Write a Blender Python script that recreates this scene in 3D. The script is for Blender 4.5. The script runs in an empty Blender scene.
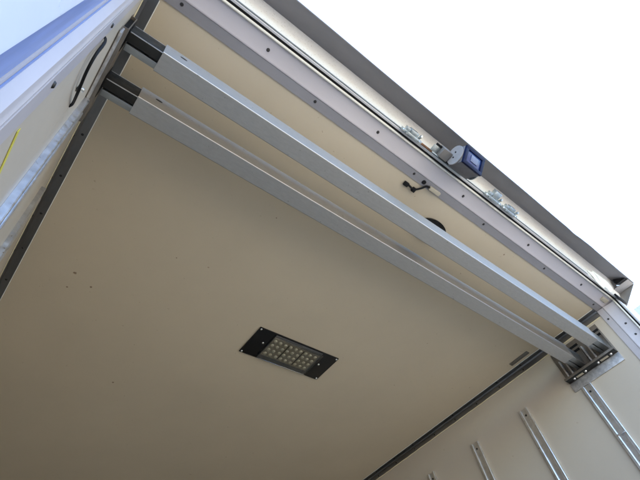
import bpy, bmesh, math, random
from mathutils import Vector, Matrix
random.seed(7)
sc = bpy.context.scene
ZO = 1.60                      # camera height above the ground; all z below are measured from the camera

# ------------------------------------------------------------------ camera
cd = bpy.data.cameras.new("camera"); cam = bpy.data.objects.new("camera", cd)
sc.collection.objects.link(cam); sc.camera = cam
cd.sensor_width = 36.0; cd.sensor_fit = 'HORIZONTAL'
cd.lens = 456.28 / 640.0 * 36.0
cd.clip_start = 0.01; cd.clip_end = 3000
R = ((0.77587915, 0.42812111, 0.46338305),
     (-0.61246044, 0.68734052, 0.39045515),
     (-0.15133985, -0.5867498, 0.79550042))
m = Matrix.Identity(4)
for i in range(3):
    m[i][0] = R[i][0]; m[i][1] = -R[i][1]; m[i][2] = -R[i][2]
m[0][3], m[1][3], m[2][3] = 0, 0, ZO
cam.matrix_world = m

# ------------------------------------------------------------------ sky and sun
SUN_EL, SUN_ROT = math.radians(50), math.radians(38)
w = bpy.data.worlds.new("World"); sc.world = w; w.use_nodes = True
nt = w.node_tree; bg = nt.nodes["Background"]
sky = nt.nodes.new("ShaderNodeTexSky"); sky.sky_type = 'NISHITA'; sky.sun_disc = False
sky.sun_elevation = SUN_EL; sky.sun_rotation = SUN_ROT
nt.links.new(sky.outputs[0], bg.inputs[0]); bg.inputs[1].default_value = 0.15
sky.ozone_density = 3.0; sky.dust_density = 0.6
sd = bpy.data.lights.new("sun", 'SUN'); sd.energy = 4.6; sd.angle = math.radians(0.5); sd.color = (1, 0.94, 0.85)
sun = bpy.data.objects.new("sun", sd); sc.collection.objects.link(sun)
sdir = Vector((math.sin(SUN_ROT) * math.cos(SUN_EL), math.cos(SUN_ROT) * math.cos(SUN_EL), math.sin(SUN_EL)))
sun.rotation_euler = sdir.to_track_quat('Z', 'Y').to_euler()
sun.location = (0, 0, 10)
vs = sc.view_settings
vs.view_transform = 'Standard'; vs.look = 'None'; vs.gamma = 1; vs.use_curve_mapping = False
vs.exposure = 2.65
sc.cycles.max_bounces = 12; sc.cycles.diffuse_bounces = 8; sc.cycles.glossy_bounces = 6
sc.cycles.sample_clamp_indirect = 10

# ------------------------------------------------------------------ materials
SPOTS = [(0.116, 1.152, .0040), (0.182, 1.185, .0032), (0.118, 1.222, .0022), (0.36, 0.93, .0018), (0.55, 0.62, .0016), (1.38, 0.289, .0026), (0.45, 1.62, .003)]
def mat(name, col, rough=0.5, metal=0.0, var=0.06, scale=6.0, stretch=(1, 1, 1), bump=0.0, bscale=120.0,
        specks=None, rvar=0.0, spec=0.5, coat=0.0, blotch=None):
    M = bpy.data.materials.new(name); M.use_nodes = True
    n = M.node_tree; B = n.nodes["Principled BSDF"]; L = n.links.new
    B.inputs["Metallic"].default_value = metal
    B.inputs["Roughness"].default_value = rough
    B.inputs["Specular IOR Level"].default_value = spec
    B.inputs["Coat Weight"].default_value = coat
    g = n.nodes.new("ShaderNodeNewGeometry")
    mp = n.nodes.new("ShaderNodeMapping"); mp.inputs["Scale"].default_value = stretch
    L(g.outputs["Position"], mp.inputs["Vector"])
    t = n.nodes.new("ShaderNodeTexNoise"); t.inputs["Scale"].default_value = scale
    t.inputs["Detail"].default_value = 6; t.inputs["Roughness"].default_value = 0.62
    L(mp.outputs[0], t.inputs["Vector"])
    r = n.nodes.new("ShaderNodeMapRange")
    r.inputs["From Min"].default_value = 0.3; r.inputs["From Max"].default_value = 0.7
    r.inputs["To Min"].default_value = 1 - var; r.inputs["To Max"].default_value = 1 + var
    L(t.outputs["Fac"], r.inputs["Value"])
    mul = n.nodes.new("ShaderNodeVectorMath"); mul.operation = 'SCALE'
    mul.inputs[0].default_value = col; L(r.outputs[0], mul.inputs["Scale"])
    out = mul.outputs[0]
    for sp in (specks or []):          # small dirt specks: (scale, threshold, colour, strength)
        v = n.nodes.new("ShaderNodeTexNoise"); v.inputs["Scale"].default_value = sp[0]
        v.inputs["Detail"].default_value = 2
        L(g.outputs["Position"], v.inputs["Vector"])
        q = n.nodes.new("ShaderNodeMapRange")
        q.inputs["From Min"].default_value = sp[1]; q.inputs["From Max"].default_value = sp[1] + 0.05
        q.inputs["To Max"].default_value = sp[3]
        L(v.outputs["Fac"], q.inputs["Value"])
        mx = n.nodes.new("ShaderNodeMix"); mx.data_type = 'RGBA'
        L(q.outputs[0], mx.inputs["Factor"]); L(out, mx.inputs["A"]); mx.inputs["B"].default_value = (*sp[2], 1)
        out = mx.outputs["Result"]
    if name == 'cream_panel':          # the single rust-brown spots on the ceiling, as they lie
        wn = n.nodes.new("ShaderNodeTexNoise"); wn.inputs["Scale"].default_value = 160
        L(g.outputs["Position"], wn.inputs["Vector"])
        for (sx, sy, sr) in SPOTS:
            dn = n.nodes.new("ShaderNodeVectorMath"); dn.operation = 'DISTANCE'
            L(g.outputs["Position"], dn.inputs[0]); dn.inputs[1].default_value = (sx, sy, 1.25 + ZO)
            ad = n.nodes.new("ShaderNodeMath"); ad.operation = 'MULTIPLY_ADD'; ad.inputs[1].default_value = -sr*1.6
            L(wn.outputs["Fac"], ad.inputs[0]); L(dn.outputs["Value"], ad.inputs[2])
            q = n.nodes.new("ShaderNodeMapRange"); q.inputs["From Min"].default_value = sr*0.1; q.inputs["From Max"].default_value = sr*0.75
            q.inputs["To Min"].default_value = 0.85; q.inputs["To Max"].default_value = 0.0
            L(ad.outputs[0], q.inputs["Value"])
            mx = n.nodes.new("ShaderNodeMix"); mx.data_type = 'RGBA'
            L(q.outputs[0], mx.inputs["Factor"]); L(out, mx.inputs["A"]); mx.inputs["B"].default_value = (0.16, 0.09, 0.045, 1)
            out = mx.outputs["Result"]
    L(out, B.inputs["Base Color"])
    if rvar:
        t2 = n.nodes.new("ShaderNodeTexNoise"); t2.inputs["Scale"].default_value = scale * 2.3
        t2.inputs["Detail"].default_value = 5
        L(mp.outputs[0], t2.inputs["Vector"])
        r2 = n.nodes.new("ShaderNodeMapRange")
        r2.inputs["From Min"].default_value = 0.3; r2.inputs["From Max"].default_value = 0.7
        r2.inputs["To Min"].default_value = max(0.03, rough - rvar); r2.inputs["To Max"].default_value = rough + rvar
        L(t2.outputs["Fac"], r2.inputs["Value"]); L(r2.outputs[0], B.inputs["Roughness"])
    if bump:
        b = n.nodes.new("ShaderNodeBump"); b.inputs["Strength"].default_value = bump; b.inputs["Distance"].default_value = 0.002
        t3 = n.nodes.new("ShaderNodeTexNoise"); t3.inputs["Scale"].default_value = bscale; t3.inputs["Detail"].default_value = 3
        L(mp.outputs[0], t3.inputs["Vector"]); L(t3.outputs["Fac"], b.inputs["Height"]); L(b.outputs[0], B.inputs["Normal"])
    return M

CREAM = (0.56, 0.477, 0.347)
M = {}
M['ceil'] = mat('cream_panel', CREAM, 0.42, var=0.045, scale=2.2, rvar=0.06, bump=0.12, bscale=26,
                specks=[(48, 0.755, (0.22, 0.13, 0.07), 0.7), (90, 0.74, (0.28, 0.2, 0.12), 0.4)])
M['wall'] = mat('cream_wall_panel', (0.50, 0.435, 0.35), 0.4, var=0.04, scale=2.5, rvar=0.06, bump=0.1, bscale=22,
                specks=[(40, 0.75, (0.3, 0.22, 0.14), 0.5)])
M['outer'] = mat('outer_white', (0.75, 0.75, 0.74), 0.4)
M['paint'] = mat('lavender_white_paint', (0.455, 0.425, 0.435), 0.34, var=0.05, scale=9, stretch=(0.4, 1, 1), bump=0.05, bscale=60,
                 specks=[(160, 0.74, (0.25, 0.22, 0.2), 0.5)])
M['flange'] = mat('shaded_flange_paint', (0.25, 0.242, 0.252), 0.45, var=0.08, scale=12, stretch=(0.4, 1, 1), bump=0.06, bscale=60,  # darker copy of the white frame paint, holds the header flange's shade
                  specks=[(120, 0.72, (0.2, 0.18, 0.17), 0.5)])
M['alu'] = mat('brushed_aluminium', (0.50, 0.488, 0.468), 0.48, metal=0.9, var=0.06, scale=160, stretch=(0.3, 1, 1), rvar=0.06, bump=0.08, bscale=420,
               specks=[(110, 0.71, (0.20, 0.19, 0.17), 0.6)])
M['gusset'] = mat('dark_visor_end', (0.20, 0.19, 0.18), 0.55, metal=0.3, var=0.12, scale=20)
M['trim'] = mat('trim_aluminium', (0.25, 0.25, 0.255), 0.36, metal=1.0, var=0.16, scale=14, stretch=(1, 0.25, 1), rvar=0.08, bump=0.1, bscale=90)
M['rail'] = mat('galvanised_rail', (0.70, 0.70, 0.71), 0.36, metal=1.0, var=0.14, scale=45, rvar=0.1, bump=0.1, bscale=140)
M['galv'] = mat('galvanised_plate', (0.52, 0.51, 0.51), 0.5, metal=0.8, var=0.3, scale=60, rvar=0.12, bump=0.15, bscale=160)
M['zinc'] = mat('zinc_fitting', (0.52, 0.57, 0.58), 0.38, metal=0.9, var=0.22, scale=70, rvar=0.1, bump=0.1, bscale=200)
M['steel_brown'] = mat('dull_steel_plate', (0.20, 0.175, 0.15), 0.46, metal=0.6, var=0.2, scale=35, rvar=0.1, bump=0.1, bscale=120)
M['tongue'] = mat('dark_steel', (0.022, 0.022, 0.021), 0.5, metal=0.0, var=0.25, scale=30, rvar=0.1, spec=0.2)
M['board_dark'] = mat('lamp_board', (0.10, 0.10, 0.095), 0.4, var=0.3, scale=60)
M['tongue2'] = mat('grey_steel', (0.33, 0.345, 0.345), 0.4, metal=0.85, var=0.12, scale=40, stretch=(0.2, 1, 1), rvar=0.1)
M['black'] = mat('black_rubber_and_shade', (0.010, 0.010, 0.011), 0.6, var=0.2, scale=30, spec=0.15)
M['dark'] = mat('dark_screw', (0.03, 0.028, 0.027), 0.5, metal=0.3, var=0.2, scale=50)
M['bolt'] = mat('bright_bolt', (0.72, 0.72, 0.70), 0.28, metal=1.0, var=0.1, scale=90)
M['cap'] = mat('black_plastic', (0.010, 0.010, 0.010), 0.12, var=0.2, scale=30, spec=0.4, bump=0.05, bscale=30)
M['visor'] = mat('dull_stainless', (0.205, 0.20, 0.207), 0.5, metal=0.4, var=0.1, scale=7, stretch=(0.5, 1, 1), rvar=0.08, bump=0.08, bscale=18)
M['board'] = mat('cream_header', (0.56, 0.535, 0.49), 0.65, var=0.06, scale=14, bump=0.25, bscale=150,
                 specks=[(230, 0.62, (0.34, 0.29, 0.23), 0.5)])
M['seal'] = mat('pale_sealant', (0.72, 0.72, 0.66), 0.5, var=0.12, scale=40, bump=0.5, bscale=40)
M['chrome'] = mat('pale_retainer', (0.70, 0.67, 0.58), 0.3, metal=0.0, var=0.05, scale=20, rvar=0.06)
M['strip'] = mat('grey_outer_strip', (0.50, 0.49, 0.49), 0.45, metal=0.0, var=0.08, scale=18, stretch=(0.3, 1, 1))
M['sky_strip'] = mat('sky_reflection_strip', (0.19, 0.275, 0.56), 0.3, metal=0.0, var=0.16, scale=16, stretch=(1, 6, 0.3))  # streaky blue sky reflection on the left post, painted as base colour
M['door'] = mat('sky_tinted_door_panel', (0.70, 0.765, 0.86), 0.3, var=0.04, scale=5, rvar=0.05, specks=[(18, 0.70, (0.5, 0.5, 0.55), 0.35)])  # white door with the blue of the sky mixed into its colour
M['grey_house'] = mat('grey_housing', (0.33, 0.32, 0.325), 0.45, metal=0.2, var=0.1, scale=40)
M['blue'] = mat('blue_glass_frame', (0.010, 0.028, 0.125), 0.25, var=0.25, scale=40, spec=0.4)
M['house_dark'] = mat('dark_camera_housing', (0.13, 0.125, 0.13), 0.45, var=0.15, scale=40)
M['navy'] = mat('navy_bezel', (0.006, 0.011, 0.04), 0.45, var=0.2, scale=40, spec=0.1)
M['lens'] = mat('pale_lens_reflection', (0.13, 0.155, 0.25), 0.45, var=0.2, scale=60, spec=0.25)  # light reflected in the camera window, put into the base colour
M['tan'] = mat('tan_plastic', (0.45, 0.40, 0.30), 0.45, var=0.1, scale=60)
M['rust'] = mat('rusty_steel', (0.28, 0.14, 0.07), 0.8, var=0.5, scale=80, bump=0.4, bscale=120)
M['bead'] = mat('yellowed_sealant', (0.68, 0.60, 0.40), 0.5, var=0.1, scale=30, bump=0.3, bscale=60)
M['tape'] = mat('yellow_tape', (0.62, 0.55, 0.08), 0.5, var=0.1, scale=60)
M['led_panel'] = mat('tan_led_panel', (0.29, 0.25, 0.18), 0.4, var=0.35, scale=70)
M['led'] = mat('led_emitter', (0.62, 0.56, 0.40), 0.3, var=0.15, scale=200, coat=0.4)
M['floor'] = mat('plywood_floor', (0.56, 0.48, 0.36), 0.6, var=0.15, scale=8, stretch=(4, 0.4, 1))
M['ground'] = mat('concrete_ground', (0.26, 0.23, 0.18), 0.85, var=0.15, scale=1.2, bump=0.3, bscale=40)
# clear lamp cover
g = bpy.data.materials.new('clear_cover'); g.use_nodes = True
B = g.node_tree.nodes["Principled BSDF"]; B.inputs["Transmission Weight"].default_value = 1.0
B.inputs["Base Color"].default_value = (0.9, 0.9, 0.88, 1); B.inputs["Roughness"].default_value = 0.06; B.inputs["IOR"].default_value = 1.3
nz = g.node_tree.nodes.new("ShaderNodeTexNoise"); nz.inputs["Scale"].default_value = 60
bp = g.node_tree.nodes.new("ShaderNodeBump"); bp.inputs["Strength"].default_value = 0.05; bp.inputs["Distance"].default_value = 0.002
g.node_tree.links.new(nz.outputs["Fac"], bp.inputs["Height"]); g.node_tree.links.new(bp.outputs[0], B.inputs["Normal"])
M['clear'] = g

# ------------------------------------------------------------------ builders
C = sc.collection
ORG = {}                                    # world origins (relative z) of the things
def finish(me, smooth=True):
    if smooth:
        for p in me.polygons: p.use_smooth = True
        me.set_sharp_from_angle(angle=math.radians(32))
def link(name, me, material, parent, org):
    o = bpy.data.objects.new(name, me); C.objects.link(o)
    if material and not me.materials: me.materials.append(material)
    if parent:
        o.parent = parent; po = ORG[parent.name]
        o.location = (org[0]-po[0], org[1]-po[1], org[2]-po[2])
    else:
        o.location = (org[0], org[1], org[2] + ZO)
    ORG[o.name] = tuple(org)
    return o
def build(name, bm, material, parent=None, org=None, smooth=True):
    bmesh.ops.recalc_face_normals(bm, faces=bm.faces)
    if org is None:
        lo = [min(v.co[i] for v in bm.verts) for i in range(3)]; hi = [max(v.co[i] for v in bm.verts) for i in range(3)]
        org = [(lo[i]+hi[i])/2 for i in range(3)]
    bmesh.ops.translate(bm, verts=bm.verts, vec=(-org[0], -org[1], -org[2]))
    me = bpy.data.meshes.new(name); bm.to_mesh(me); bm.free(); finish(me, smooth)
    return link(name, me, material, parent, org)
def tag(o, label, cat, group=None):
    o['label'] = label; o['category'] = cat
    if group: o['group'] = group
    return o
def struct(o): o['kind'] = 'structure'; return o
def thing(name, org, label, cat, group=None):
    o = bpy.data.objects.new(name, None); C.objects.link(o); o.empty_display_size = 0.05
    o.location = (org[0], org[1], org[2]+ZO); ORG[o.name] = tuple(org)
    return tag(o, label, cat, group)
def box(bm, x0, x1, y0, y1, z0, z1, bev=0.0, seg=2):
    r = bmesh.ops.create_cube(bm, size=1.0)
    vs_ = r['verts']
    for v in vs_:
        v.co = Vector(((x0+x1)/2 + v.co.x*(x1-x0), (y0+y1)/2 + v.co.y*(y1-y0), (z0+z1)/2 + v.co.z*(z1-z0)))
    if bev:
        es = list({e for v in vs_ for e in v.link_edges})
        bmesh.ops.bevel(bm, geom=es, offset=bev, segments=seg, affect='EDGES', profile=0.6)
    return bm
def bx(*a, **k): return box(bmesh.new(), *a, **k)
def prism(bm, pts, axis, a0, a1, n=1, wob=None):
    """extrude a closed 2-D profile along an axis. axis x: pts are (y,z); y: (x,z); z: (x,y)"""
    rings = []
    for k in range(n+1):
        a = a0 + (a1-a0)*k/n; ring = []
        for j, (p, q) in enumerate(pts):
            if wob: p, q = wob(a, j, p, q)
            co = (a, p, q) if axis == 'x' else (p, a, q) if axis == 'y' else (p, q, a)
            ring.append(bm.verts.new(co))
        rings.append(ring)
    N = len(pts)
    for k in range(n):
        for j in range(N):
            bm.faces.new((rings[k][j], rings[k][(j+1) % N], rings[k+1][(j+1) % N], rings[k+1][j]))
    bm.faces.new(rings[0][::-1]); bm.faces.new(rings[-1])
    return bm
def tube(bm, pts, rad, sides=10, close=True):
    P = [Vector(p) for p in pts]
    # Catmull-Rom smoothing
    Q = []
    for i in range(len(P)-1):
        p0 = P[max(i-1, 0)]; p1 = P[i]; p2 = P[i+1]; p3 = P[min(i+2, len(P)-1)]
        for s in range(6):
            t = s/6
            Q.append(0.5*((2*p1) + (p2-p0)*t + (2*p0-5*p1+4*p2-p3)*t*t + (-p0+3*p1-3*p2+p3)*t**3))
    Q.append(P[-1])
    rings = []; up = Vector((0.31, 0.22, 0.92))
    for i, p in enumerate(Q):
        d = (Q[min(i+1, len(Q)-1)] - Q[max(i-1, 0)]).normalized()
        a = d.cross(up).normalized(); b = d.cross(a).normalized()
        rings.append([bm.verts.new(p + rad*(a*math.cos(2*math.pi*j/sides) + b*math.sin(2*math.pi*j/sides))) for j in range(sides)])
    for k in range(len(rings)-1):
        for j in range(sides):
            bm.faces.new((rings[k][j], rings[k][(j+1) % sides], rings[k+1][(j+1) % sides], rings[k+1][j]))
    bm.faces.new(rings[0][::-1]); bm.faces.new(rings[-1])
    return bm
def cyl(bm, c, axis, rad, length, seg=16, bev=0.0, rad2=None):
    r = bmesh.ops.create_cone(bm, cap_ends=True, segments=seg, radius1=rad, radius2=rad if rad2 is None else rad2, depth=length)
    q = Vector(axis).normalized().to_track_quat('Z', 'Y').to_matrix().to_4x4()
    bmesh.ops.transform(bm, matrix=Matrix.Translation(c) @ q, verts=r['verts'])
    if bev:
        es = [e for e in {e for v in r['verts'] for e in v.link_edges} if len(e.link_faces) == 2 and e.calc_face_angle(0) > 1.0]
        bmesh.ops.bevel(bm, geom=es, offset=bev, segments=2, affect='EDGES')
    return bm
_scr = {}
def screw(parent, pos, axis, rad=0.0045, h=0.002, material='dark', name='screw'):
    """pan head screw, its head standing out along axis from pos; alike heads share their mesh"""
    key = (tuple(axis), rad, h, material)
    if key not in _scr:
        bm = bmesh.new(); a = Vector(axis).normalized()
        cyl(bm, a*(h/2), axis, rad, h, seg=12, rad2=rad*0.72)
        bmesh.ops.recalc_face_normals(bm, faces=bm.faces)
        me = bpy.data.meshes.new(name); bm.to_mesh(me); bm.free(); finish(me); me.materials.append(M[material]); _scr[key] = me
    return link(name, _scr[key], None, parent, pos)

# ------------------------------------------------------------------ sizes (metres, z from the camera)
XL, XR, ZC = -0.0675, 2.042, 1.25           # inner faces of the walls and the ceiling
ZF, YF, YR = -0.65, 4.2, 0.245              # floor, front wall, rear edge of the panels
T = 0.06

# ------------------------------------------------------------------ setting
struct(build('ground', bx(-400, 400, -400, 400, -ZO-0.5, -ZO), M['ground']))
struct(build('ceiling', bx(XL-T, XR+T, YR, YF+T, ZC, ZC+T), M['ceil']))
struct(build('wall_left', bx(XL-T, XL, YR, YF+T, ZF, ZC-0.0005), M['wall']))
struct(build('wall_right', bx(XR, XR+T, YR, YF+T, ZF, ZC-0.0005), M['wall']))
struct(build('wall_front', bx(XL+0.0005, XR-0.0005, YF, YF+T-0.001, ZF, ZC-0.0005), M['wall']))
struct(build('floor', bx(XL-T, XR+T, 0.16, YF+T, ZF-0.12, ZF-0.0005), M['floor']))

# ------------------------------------------------------------------ corner trims
def corner_trim(side):
    s = 1 if side == 'r' else -1
    wx = XR if side == 'r' else XL
    a, th = 0.030, 0.0022
    t = thing('corner_trim', (wx, 1.6, ZC), {
        'l': 'dark metal angle trim along the left ceiling edge, beside the blue-lit wall rail',
        'r': 'grey metal angle trim along the right ceiling edge, running behind the beam ends'}[side], 'trim', 'trims along the ceiling edges')
    P = lambda d, e: (wx - s*d, ZC - e)      # d from wall, e down from ceiling
    pts = [P(0.0004, 0.0004), P(a, 0.0004), P(a, th), P(th+0.006, th+0.001), P(th+0.001, th+0.006), P(th, a), P(0.0004, a)]
    build('angle_strip', prism(bmesh.new(), pts, 'y', YR+0.014, YF-0.01), M['trim'], t)
    wob = lambda y, j, p, q: (p, q + 0.0006*math.sin(y*37) + 0.0005*math.sin(y*91))
    b = 0.0042 if side == 'l' else 0.0028
    pts = [P(0.0004, a+0.0004), P(0.0026, a+0.0006), P(0.0022, a+b), P(0.0004, a+b+0.001)]
    build('sealant_bead', prism(bmesh.new(), pts, 'y', YR+0.02, YF-0.01, 120, wob), M['bead'], t)
    pts = [P(a+0.0003, 0.0004), P(a+0.0003, 0.0018), P(a+0.0016, 0.0012), P(a+0.0022, 0.0004)]
    build('ceiling_bead', prism(bmesh.new(), pts, 'y', YR+0.02, YF-0.01, 60), M['seal'], t)
    y = 0.38
    while y < 2.7:
        screw(t, (wx - s*(a*0.62), y, ZC-th), (0, 0, -1), 0.0042, 0.002, 'dark', 'rivet')
        screw(t, (wx - s*th, y+0.006, ZC-a*0.66), (-s, 0, 0), 0.0042, 0.002, 'dark', 'rivet')
        y += 0.15
corner_trim('l'); corner_trim('r')

# ------------------------------------------------------------------ rear door frame
fr = thing('door_frame', (1.0, 0.2, ZF), 'pale lavender-white metal frame around the rear opening with dark screws', 'door frame')
FL = [(0.258, -0.0030), (0.2302, -0.0030), (0.2302, -0.0002), (0.258, -0.0002)]                 # flat inner flange
LV = [(0.230, -0.0030), (0.2285, -0.0046), (0.226, -0.0050), (0.2235, -0.0040), (0.214, -0.0012), (0.200, 0.0018), (0.188, 0.0036), (0.1796, 0.0040),
      (0.1796, 0.058), (0.2445, 0.058), (0.2445, 0.0002), (0.230, 0.0002)]
RT = [(0.1792, 0.0035), (0.1785, -0.0005), (0.1760, -0.0026), (0.1732, -0.0020), (0.1716, 0.0010), (0.1716, 0.056), (0.1792, 0.056)]
GK = [(0.1713, 0.0035), (0.1657, 0.0035), (0.1657, 0.055), (0.1713, 0.055)]
OS = [(0.1654, 0.0030), (0.1644, 0.0012), (0.1596, 0.0012), (0.1580, 0.0030), (0.1580, 0.057), (0.1654, 0.057)]
LP = [(0.2300, -0.0006), (0.2290, -0.0020), (0.2262, -0.0022), (0.2240, -0.0008), (0.2215, 0.0000), (0.2165, 0.0010), (0.2110, 0.0090), (0.2096, 0.0120),
      (0.2070, 0.0125), (0.2032, 0.0125), (0.2030, 0.0145), (0.1590, 0.0145), (0.1590, 0.050), (0.2445, 0.050), (0.2445, 0.0002), (0.230, 0.0002)]
def member(prof, kind):
    bm = bmesh.new()
    if kind == 'h': prism(bm, [(y, ZC+n) for y, n in prof], 'x', XL-0.056, XR+0.056)
    if kind == 'l': prism(bm, [(XL-n, y) for y, n in prof], 'z', ZF, ZC-0.0054)
    if kind == 'r': prism(bm, [(XR+n, y) for y, n in prof], 'z', ZF, ZC-0.0054)
    return bm
for k, nm in (('h', 'header'), ('l', 'post'), ('r', 'post')):
    f0 = build(nm, member(LP if k == 'l' else LV, k), M['paint'], fr)
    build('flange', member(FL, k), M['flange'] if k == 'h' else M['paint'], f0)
    if k == 'l':
        build('recessed_strip', bx(XL-0.0122, XL-0.0110, 0.2074, 0.2098, ZF, ZC-0.006), M['sky_strip'], f0)  # thin stripe repeating the painted sky reflection
        build('recessed_strip', bx(XL-0.0160, XL-0.0142, 0.1592, 0.2025, ZF, ZC-0.006), M['sky_strip'], f0)
        build('rubber_gasket', bx(XL-0.048, XL-0.0150, 0.1578, 0.1588, ZF, ZC-0.006), M['black'], f0)
    else:
     build('seal_retainer', member(RT, k), M['chrome'], f0)
     build('rubber_gasket', member(GK, k), M['black'], f0)
     build('outer_strip', member(OS, k), M['strip'], f0)
    if k == 'h':
        for x in (0.233, 0.63, 1.035, 1.428, 1.822, 2.018):
            screw(f0, (x, 0.2055, ZC+0.0004), (0, -0.2, -1), 0.0050, 0.0025)
        for x in (0.008, 0.416, 0.824, 1.19, 1.587, 1.982):
            screw(f0, (x, 0.241, ZC-0.003), (0, 0, -1), 0.0046, 0.0022)
        build('corner_patch', bx(1.985, 2.030, 0.190, 0.208, ZC-0.004, ZC+0.004, bev=0.0015), M['tan'], f0)
    else:
        wx, s = (XL, -1) if k == 'l' else (XR, 1)
        for z in (1.187, 0.80, 0.512, 0.2, -0.1):
            screw(f0, (wx - s*0.003, 0.243, z), (-s, 0, 0), 0.0046, 0.0022)
        for z in (1.13, 1.07, 0.93, 0.6, 0.3):
            if k == 'r': screw(f0, (wx+0.0012, 0.203, z), (-s, -0.2, 0), 0.0048, 0.0025)

# ------------------------------------------------------------------ header board and rain visor
hb = thing('header_board', (1.0, 0.16, 1.255), 'speckled cream strip above the rear door frame, under the grey visor', 'header board')
XA, XB = XL-0.058, 2.104
build('board', prism(bmesh.new(), [(0.1572, 1.2545), (0.1250, 1.330), (0.1275, 1.3365), (0.244, 1.3365), (0.244, 1.3105), (0.175, 1.3105), (0.1578, 1.3095)], 'x', XA, XB-0.004), M['board'], hb)
build('joint_strip', prism(bmesh.new(), [(0.1574, 1.2535), (0.1560, 1.2525), (0.1545, 1.2572), (0.1562, 1.258)], 'x', XA, 1.80), M['tongue2'], hb)
vz = thing('rain_visor', (1.0, 0.07, 1.29), 'dull grey metal rain visor along the rear roof edge, against the white sky', 'visor')
def vwob(x, j, p, q):
    if j in (1, 2, 3):
        d = 0.0010*math.sin(x*5.1+0.4) + 0.0006*math.sin(x*13.7) + 0.0035*math.exp(-((x-1.60)/0.035)**2) - 0.0015*math.exp(-((x-1.72)/0.03)**2)
        return p + d*0.7, q + d*0.4
    return p, q
build('hood_sheet', prism(bmesh.new(), [(0.1252, 1.3295), (0.0702, 1.2900), (0.0682, 1.2905), (0.0680, 1.2935), (0.1235, 1.3340)], 'x', XA, XB, 140, vwob), M['visor'], vz)
build('roof_sheet', prism(bmesh.new(), [(0.1240, 1.3345), (0.1275, 1.3372), (0.60, 1.3372), (0.60, 1.3400), (0.1220, 1.3395)], 'x', XA, XB, 4), M['visor'], vz)
GP = [(0.158, 1.222), (0.1600, 1.315), (0.1270, 1.3290), (0.0708, 1.2890)]
for x in (XB+0.0005, XA-0.0030):
    build('end_gusset', prism(bmesh.new(), GP, 'x', x, x+0.0025), M['gusset'], vz)
# folded stiffener and dark rubber plug inside the right end
build('stiffener', prism(bmesh.new(), [(0.0740, 1.2890), (0.1480, 1.2890), (0.1480, 1.2870), (0.0720, 1.2872)], 'x', XB-0.055, XB-0.001), M['gusset'], vz)
build('rubber_plug', prism(bmesh.new(), [(0.078, 1.2925), (0.118, 1.3195), (0.118, 1.2905), (0.080, 1.2898)], 'x', XB-0.0700, XB-0.0555), M['black'], vz)
build('rubber_plug', bx(XB-0.085, XB-0.004, 0.148, 0.1565, 1.2295, 1.2520, bev=0.003), M['black'], vz)
bm = bmesh.new(); bmesh.ops.create_icosphere(bm, subdivisions=4, radius=1.0)
for v in bm.verts:
    c = v.co; f = 1 + 0.16*math.sin(c.x*6+c.z*4) * math.cos(c.y*4) + 0.10*math.sin(c.x*11+c.z*5)
    v.co = Vector((1.915 + c.x*0.095*f, 0.1490 + c.y*0.010*f + (c.z*-0.011), 1.268 + c.z*0.025*f))
tag(build('sealant_lump', bm, M['seal']), 'whitish lump of sealant at the right end of the cream header strip', 'sealant')

# ------------------------------------------------------------------ open doors
def door(x0, x1, label, y1, ztop, turn=0):
    d = thing('rear_door', (x1 if turn else (x0+x1)/2, y1, ZF), label, 'door', 'rear doors swung open')
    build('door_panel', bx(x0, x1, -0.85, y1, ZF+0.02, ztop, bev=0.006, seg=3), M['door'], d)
    d.rotation_euler.z = math.radians(turn)
    return d
dl = door(-0.1185, -0.0715, 'white left rear door standing open, blue of the sky painted in', 0.1570, 1.19, -14)
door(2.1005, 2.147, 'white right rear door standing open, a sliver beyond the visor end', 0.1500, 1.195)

# ------------------------------------------------------------------ lashing rails on the walls
def rail(side, yc, ztop, label):
    s = 1 if side == 'r' else -1
    wx = XR if side == 'r' else XL
    t = thing('lashing_rail', (wx, yc, ZF), label, 'rail', 'lashing rails on the walls')
    hw = 0.0225
    prof = [(-hw, 0.0003), (-hw, 0.0095), (-hw+0.0015, 0.011), (-hw+0.0095, 0.011), (-hw+0.011, 0.0095), (-hw+0.0115, 0.004),
            (hw-0.0115, 0.004), (hw-0.011, 0.0095), (hw-0.0095, 0.011), (hw-0.0015, 0.011), (hw, 0.0095), (hw, 0.0003)]
    r = build('channel', prism(bmesh.new(), [(wx - s*d, yc+u) for u, d in prof], 'z', ZF, ztop), M['rail'], t)
    z = ztop - 0.028
    while z > -0.4:
        screw(t, (wx - s*0.004, yc, z), (-s, 0, 0), 0.0050, 0.0022, 'dark', 'screw'); z -= 0.30
    return t
ta = rail('r', 0.489, 1.006, 'bright metal wall rail directly under the right beam bracket')
rail('r', 0.788, 1.073, 'metal wall rail second from the rear opening on the right wall')
rail('r', 1.088, 1.073, 'metal wall rail third from the rear opening on the right wall')
rail('r', 1.388, 1.073, 'farthest metal wall rail, only its top tip showing on the right wall')
tl = rail('l', 0.489, 1.006, 'blue-lit metal wall rail under the left beam bracket')
rail('l', 0.788, 1.073, 'dull metal wall rail on the left wall, between the blue-lit rail and dark trim')
build('joint_cover', bx(XR-0.0125, XR-0.0045, 0.470, 0.508, 0.782, 0.788, bev=0.001), M['rail'], ta)

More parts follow.
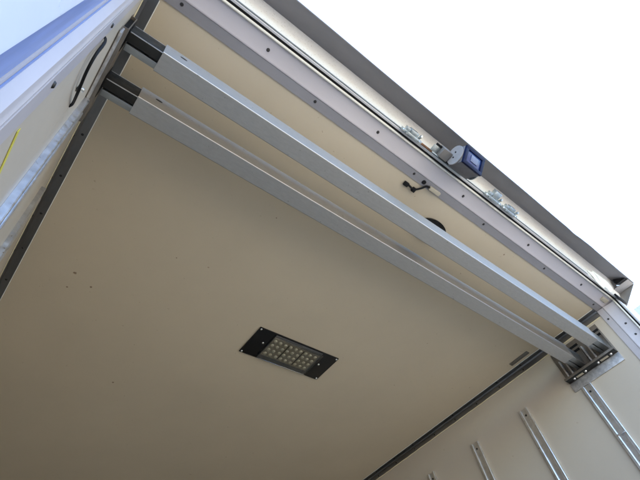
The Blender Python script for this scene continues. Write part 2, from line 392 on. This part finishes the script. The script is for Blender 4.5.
# ------------------------------------------------------------------ beam brackets
# left: shallow hat channel on a flange
bl = thing('beam_bracket', (XL, 0.42, 1.008), 'grey metal bracket on the left wall holding the beam tongues', 'bracket', 'beam brackets')
Y0, Y1 = 0.306, 0.545
hat = [(XL-0.0002, 1.009), (XL+0.0022, 1.009), (XL+0.0022, 1.047), (XL+0.0125, 1.049), (XL+0.0130, 1.051), (XL+0.0130, 1.150), (XL+0.0022, 1.152),
       (XL+0.0022, 1.168), (XL+0.0003, 1.168), (XL+0.0003, 1.150), (XL+0.0112, 1.148), (XL+0.0112, 1.0512), (XL+0.0003, 1.049)]
hat = [(max(x, XL+0.0003), z) for x, z in hat]
hat[0] = (XL+0.0003, 1.009)
build('hat_channel', prism(bmesh.new(), hat, 'y', Y0, Y1), M['steel_brown'], bl)
build('lower_flange', bx(XL+0.0024, XL+0.0066, Y0+0.002, Y1-0.002, 1.0070, 1.0462, bev=0.0008), M['galv'], bl)
build('hollow_shade', bx(XL+0.0006, XL+0.0108, Y0+0.007, Y1-0.006, 1.0520, 1.1475), M['black'], bl)  # black filler painting the shade inside the open channel
for y in (0.337, 0.456):
    build('slot', bx(XL+0.0125, XL+0.0140, y-0.028, y+0.028, 1.070, 1.142), M['black'], bl)
# right: back plate, shelf with bolts, ribs
br = thing('beam_bracket', (XR, 0.42, 1.008), 'dark metal shelf bracket on the right wall under the beam ends', 'bracket', 'beam brackets')
build('back_plate', bx(XR-0.0035, XR-0.0005, 0.300, 0.543, 1.050, 1.205, bev=0.0008), M['steel_brown'], br)
build('lower_flange', bx(XR-0.0055, XR-0.0008, 0.300, 0.543, 1.008, 1.0475, bev=0.001), M['galv'], br)
sh = build('shelf', bx(XR-0.040, XR-0.0040, 0.301, 0.542, 1.0500, 1.0535, bev=0.0008), M['tongue'], br)
build('shelf_lip', bx(XR-0.0425, XR-0.0402, 0.301, 0.542, 1.0505, 1.0600, bev=0.0006), M['steel_brown'], br)
for y in (0.326, 0.388, 0.451, 0.508):
    screw(sh, (XR-0.019, y, 1.0500), (0, 0, -1), 0.0062, 0.004, 'bolt', 'bolt')
for y0, y1 in ((0.340, 0.376), (0.464, 0.497)):
    build('slot_plate', bx(XR-0.026, XR-0.012, y0, y1, 1.0485, 1.0498), M['tan'], sh)
for y in (0.379, 0.403, 0.499, 0.522):
    build('rib', bx(XR-0.022, XR-0.004, y-0.0034, y+0.0034, 1.056, 1.150, bev=0.0008), M['galv'], br)
for y0, y1 in ((0.303, 0.336), (0.412, 0.462)):
    for z in (1.150, 1.172):
        build('slot', bx(XR-0.0046, XR-0.0037, y0, y1, z, z+0.011), M['black'], br)
    build('rib', bx(XR-0.016, XR-0.004, y0-0.001, y0+0.002, 1.056, 1.165, bev=0.0008), M['steel_brown'], br)

# ------------------------------------------------------------------ the two shoring beams
def beam(y0, label):
    XA_, XB_, W, Z0, H, th = 0.0205, 1.926, 0.0489, 1.075, 0.068, 0.0028
    t = thing('shoring_beam', ((XA_+XB_)/2, y0+W/2, Z0), label, 'beam', 'stowed shoring beams')
    bm = bmesh.new(); rr = 0.0022
    def loop(i, r):
        y_0, y_1, z_0, z_1 = y0+i, y0+W-i, Z0+i, Z0+H-i; P = []
        for (cy, cz, a0) in ((y_1-r, z_1-r, 0), (y_0+r, z_1-r, 90), (y_0+r, z_0+r, 180), (y_1-r, z_0+r, 270)):
            for k in range(4):
                a = math.radians(a0+30*k); P.append((cy+r*math.cos(a), cz+r*math.sin(a)))
        return P
    O, I = loop(0, rr), loop(th, 0.001); N = len(O)
    vv = [[bm.verts.new((x, *p)) for p in L] for x in (XA_, XB_) for L in (O, I)]
    for j in range(N):
        k = (j+1) % N
        bm.faces.new((vv[0][j], vv[0][k], vv[2][k], vv[2][j])); bm.faces.new((vv[1][k], vv[1][j], vv[3][j], vv[3][k]))
        bm.faces.new((vv[0][k], vv[0][j], vv[1][j], vv[1][k])); bm.faces.new((vv[2][j], vv[2][k], vv[3][k], vv[3][j]))
    tb = build('outer_tube', bm, M['alu'], t, smooth=False)
    build('pin_hole', prism(bmesh.new(), [(0.0645+0.0085*math.cos(a)*1.0, 1.118+0.0042*math.sin(a)) for a in [2*math.pi*k/14 for k in range(14)]], 'y', y0-0.0005, y0+0.001), M['dark'], tb)
    for xa, xb, e in ((XL+0.0140, 0.10, 0), (1.86, XR-0.0045, 1)):
        tg = build('tongue', bx(xa, xb, y0+0.0035, y0+0.0270, Z0+0.0032, Z0+0.060, bev=0.002), M['tongue2'] if e else M['tongue'], t)
        build('edge_glint', bx(xa+0.002, xb, y0+0.0032, y0+0.0052, Z0+0.0030, Z0+0.0056, bev=0.0006), M['rail'], tg)  # bright strips added as painted glints along the tongue edges
        build('edge_glint', bx(xa+0.002, xb, y0+0.0031, y0+0.0048, Z0+0.0580, Z0+0.0602, bev=0.0005), M['rail'], tg)
        lt = build('latch_plate', bx(xa+(0.004 if not e else 0), xb, y0+0.0305, y0+0.0462, Z0+0.0030, Z0+0.050, bev=0.0016), M['tongue2'], t)
        build('latch_gap', bx(0.0000 if not e else 1.90, 0.06 if not e else 2.03, y0+0.0270, y0+0.0304, Z0+0.010, Z0+0.046), M['black'], lt)
    return t
beam(0.3128, 'aluminium box beam under the ceiling nearer the rear opening, its side sky-blue')
beam(0.4316, 'aluminium box beam under the ceiling farther from the opening, its side brownish')

# ------------------------------------------------------------------ ceiling lamp
lx0, lx1, ly0, ly1 = 0.7875, 1.188, 1.065, 1.222
lp = thing('ceiling_lamp', ((lx0+lx1)/2, (ly0+ly1)/2, ZC), 'black rectangular ceiling lamp with rows of LEDs behind a clear cover', 'lamp')
build('base_plate', bx(lx0, lx1, ly0, ly1, ZC-0.006, ZC-0.0004, bev=0.002), M['cap'], lp)
build('led_board', bx(0.868, 1.104, ly0+0.006, ly1-0.006, ZC-0.0085, ZC-0.0062), M['board_dark'], lp)
me = None
for i in range(9):
    for j in range(4):
        x, y = 0.884+0.0250*i, 1.103+0.0245*j
        if me is None:
            bm = bmesh.new(); cyl(bm, (0, 0, 0), (0, 0, -1), 0.0080, 0.004, 14, rad2=0.0050)
            bmesh.ops.recalc_face_normals(bm, faces=bm.faces)
            me = bpy.data.meshes.new('led'); bm.to_mesh(me); bm.free(); finish(me); me.materials.append(M['led'])
        link('led', me, None, lp, (x + random.uniform(-.0012, .0012), y + random.uniform(-.0012, .0012), ZC-0.0107))
build('led_panel', bx(0.870, 1.098, 1.0885, 1.191, ZC-0.0092, ZC-0.0086), M['led_panel'], lp)
for x in (0.9465, 1.0215):
    build('divider', bx(x-0.0012, x+0.0012, 1.095, 1.185, ZC-0.0115, ZC-0.0094), M['cap'], lp)
build('lens_cover', bx(0.864, 1.108, ly0+0.010, ly1-0.012, ZC-0.0165, ZC-0.0140, bev=0.0012), M['clear'], lp)
for x, y in ((lx0+0.008, ly0+0.008), (lx1-0.008, ly0+0.008), (lx0+0.008, ly1-0.008), (lx1-0.008, ly1-0.008), (0.845, 1.135), (1.130, 1.135)):
    screw(lp, (x, y, ZC-0.006), (0, 0, -1), 0.0045, 0.0025, 'bolt')

# ------------------------------------------------------------------ small things on the ceiling
bm = bmesh.new(); cyl(bm, (0, 0, ZC-0.006), (0, 0, -1), 0.068, 0.011, 40, bev=0.003)
for v in bm.verts: v.co.x += 1.036; v.co.y = 0.366 + v.co.y*0.62
cp = build('vent_cap', bm, M['cap']); tag(cp, 'black oval cap on the ceiling half hidden by the rear beam', 'cap')
tag(build('ceiling_plate', bx(1.964, 1.988, 0.600, 0.705, ZC-0.0035, ZC-0.0004, bev=0.001), M['trim']), 'small narrow grey plate on the ceiling beside the right trim', 'plate')
hk = thing('door_switch', (0.90, 0.25, ZC), 'small tan door switch with black bent wire on the header flange', 'switch')
build('switch_box', bx(0.902, 0.950, 0.240, 0.254, ZC-0.015, ZC-0.0032, bev=0.003), M['tan'], hk)
build('wire', tube(bmesh.new(), [(0.824, 0.283, ZC-0.004), (0.838, 0.281, ZC-0.007), (0.862, 0.282, ZC-0.008), (0.880, 0.265, ZC-0.008), (0.890, 0.250, ZC-0.008), (0.904, 0.247, ZC-0.008)], 0.0034), M['black'], hk)
build('wire_clip', bx(0.818, 0.836, 0.275, 0.290, ZC-0.010, ZC-0.0004, bev=0.002), M['black'], hk)
build('wire_clip', bx(0.857, 0.870, 0.276, 0.292, ZC-0.011, ZC-0.0004, bev=0.002), M['black'], hk)
build('grommet', cyl(bmesh.new(), (0.874, 0.2445, ZC-0.005), (0, 0, -1), 0.007, 0.006, 14, bev=0.001), M['black'], hk)

# ------------------------------------------------------------------ on the left wall
cb = thing('hanging_cable', (XL, 0.32, 0.72), 'looped black cable on the left wall beside the bracket', 'cable')
build('cable', tube(bmesh.new(), [(XL, 0.270, 0.815), (-0.0640, 0.2700, 0.806), (-0.0605, 0.2650, 0.770), (-0.0600, 0.2655, 0.736), (-0.0600, 0.276, 0.718), (-0.0600, 0.296, 0.714), (-0.0600, 0.322, 0.726), (-0.0605, 0.348, 0.744), (-0.0640, 0.388, 0.790), (XL, 0.400, 0.800)], 0.0022), M['black'], cb)
build('cable_highlight', tube(bmesh.new(), [(XL, 0.284, 0.828), (-0.0630, 0.281, 0.805), (-0.0620, 0.279, 0.770), (-0.0620, 0.286, 0.745), (-0.0620, 0.306, 0.742), (-0.0630, 0.335, 0.758), (XL, 0.360, 0.780)], 0.0017), M['cap'], cb)  # glossy second strand added to draw the cable's highlight
build('cable_bolt', cyl(bmesh.new(), (-0.0645, 0.385, 0.850), (1, 0, 0), 0.0042, 0.005, 12, bev=0.001), M['bolt'], cb)
tag(build('yellow_tape', bx(XL+0.0003, XL+0.0010, 0.277, 0.430, 0.4525, 0.4605), M['tape']), 'thin yellow tape strip on the left wall at the photo edge', 'tape')

# ------------------------------------------------------------------ rear view camera under the visor
rc = thing('rear_camera', (0.92, 0.12, 1.25), 'small grey camera box with blue glassy face under the visor', 'camera')
ang = math.radians(45); E0 = Vector((0, 0.112, 1.172))      # lowest edge of the tilted housing
ud = Vector((0, -math.cos(ang)*0+ -math.sin(ang), math.cos(ang)))   # along the lens face, up and rearward
bd = Vector((0, math.sin(ang), math.cos(ang)))                      # along the underside, up and forward
def tilt(u0, u1, b0, b1, x0, x1, bev=0.002):
    bm = bx(x0, x1, u0, u1, b0, b1, bev=bev)
    for v in bm.verts:
        x, u, b = v.co; p = E0 + ud*u + bd*b; v.co = Vector((x, p.y, p.z))
    return bm
cx0, cx1 = 0.872, 0.962
build('housing', tilt(0.000, 0.060, 0.005, 0.056, cx0, cx1, 0.003), M['house_dark'], rc)
bz = bmesh.new()
for a in ((0.0, 0.010, cx0, cx1), (0.050, 0.060, cx0, cx1), (0.0102, 0.0498, cx0, cx0+0.012), (0.0102, 0.0498, cx1-0.012, cx1)):
    t_ = tilt(a[0]-0.0005, a[1]+0.0005, -0.003, 0.0048, a[2], a[3], 0.0012); me_ = bpy.data.meshes.new('tmp'); t_.to_mesh(me_); t_.free(); bz.from_mesh(me_); bpy.data.meshes.remove(me_)
bl_ = build('bezel', bz, M['navy'], rc)
build('glass', tilt(0.0104, 0.0496, 0.0005, 0.0046, cx0+0.0122, cx1-0.0122, 0.0005), M['blue'], rc)
build('lens', tilt(0.020, 0.042, -0.0020, 0.0004, cx0+0.030, cx0+0.062, 0.0006), M['lens'], rc)
for x in (cx0-0.0045, cx1+0.0015):
    P = []
    for k in range(20):
        a = 2*math.pi*k/20; P.append((0.030+0.034*math.cos(a), 0.034+0.030*math.sin(a)))
    bm = prism(bmesh.new(), [((E0+ud*u+bd*b).y, (E0+ud*u+bd*b).z) for u, b in P], 'x', x, x+0.003)
    pl = build('bracket_plate', bm, M['zinc'] if x > cx0 else M['grey_house'], rc)
    for (u, b) in ((0.040, 0.034), (0.022, 0.038)):
        p = E0+ud*u+bd*b; screw(pl, (x if x < cx0 else x+0.003, p.y, p.z), (-1 if x < cx0 else 1, 0, 0), 0.003, 0.002)
build('mount_arm', bx(cx0-0.045, cx0-0.006, 0.118, 0.150, 1.222, 1.250, bev=0.003), M['gusset'], rc)
build('mount_foot', bx(cx0-0.030, cx1+0.010, 0.140, 0.1535, 1.232, 1.2520, bev=0.002), M['black'], rc)

# ------------------------------------------------------------------ zinc strikers and rusty bracket on the header
def striker(x0, label, tall):
    t = thing('door_striker', (x0, 0.155, 1.25), label, 'striker', 'door strikers on the header')
    build('base_plate', bx(x0, x0+0.085, 0.1480, 0.1570, 1.2400, 1.2515, bev=0.0015), M['zinc'], t)
    build('keeper', bx(x0+0.030, x0+0.062, 0.1465-0.018*tall, 0.1475, 1.243, 1.262, bev=0.002), M['zinc'], t)
    build('keeper_lug', bx(x0+0.012, x0+0.0295, 0.138, 0.1476, 1.2435, 1.256, bev=0.002), M['zinc'], t)
    build('keeper_slot', bx(x0+0.036, x0+0.056, 0.1462-0.018*tall, 0.1466-0.018*tall, 1.246, 1.256), M['black'], t)
    build('hook', prism(bmesh.new(), [(0.147, 1.2400), (0.138, 1.2330), (0.132, 1.2360), (0.1345, 1.2410), (0.140, 1.2420), (0.147, 1.2470)], 'x', x0+0.064, x0+0.070), M['zinc'], t)
    build('nut', cyl(bmesh.new(), (x0+0.020, 0.1525, 1.2375), (0, 0, -1), 0.0050, 0.0045, 6, bev=0.0006), M['zinc'], t)
    for dx in (0.006, 0.076):
        screw(t, (x0+dx, 0.1525, 1.2400), (0, 0, -1), 0.004, 0.003, 'bolt', 'bolt')
striker(0.678, 'small zinc striker on the header, left of the rusty bracket', 0.6)
striker(1.088, 'upright zinc striker on the header, just right of the camera', 1.3)
striker(1.185, 'low zinc striker on the header, farthest right', 0.7)
rb = thing('angle_bracket', (0.81, 0.15, 1.25), 'bent metal bracket with dark opening and rusty base left of the camera', 'bracket')
build('bent_plate', bx(0.800, 0.828, 0.128, 0.150, 1.238, 1.2410, bev=0.001), M['zinc'], rb)
build('opening', bx(0.806, 0.838, 0.121, 0.1275, 1.236, 1.244), M['black'], rb)
build('rusty_base', bx(0.745, 0.815, 0.150, 0.1555, 1.2440, 1.2500, bev=0.001), M['rust'], rb)
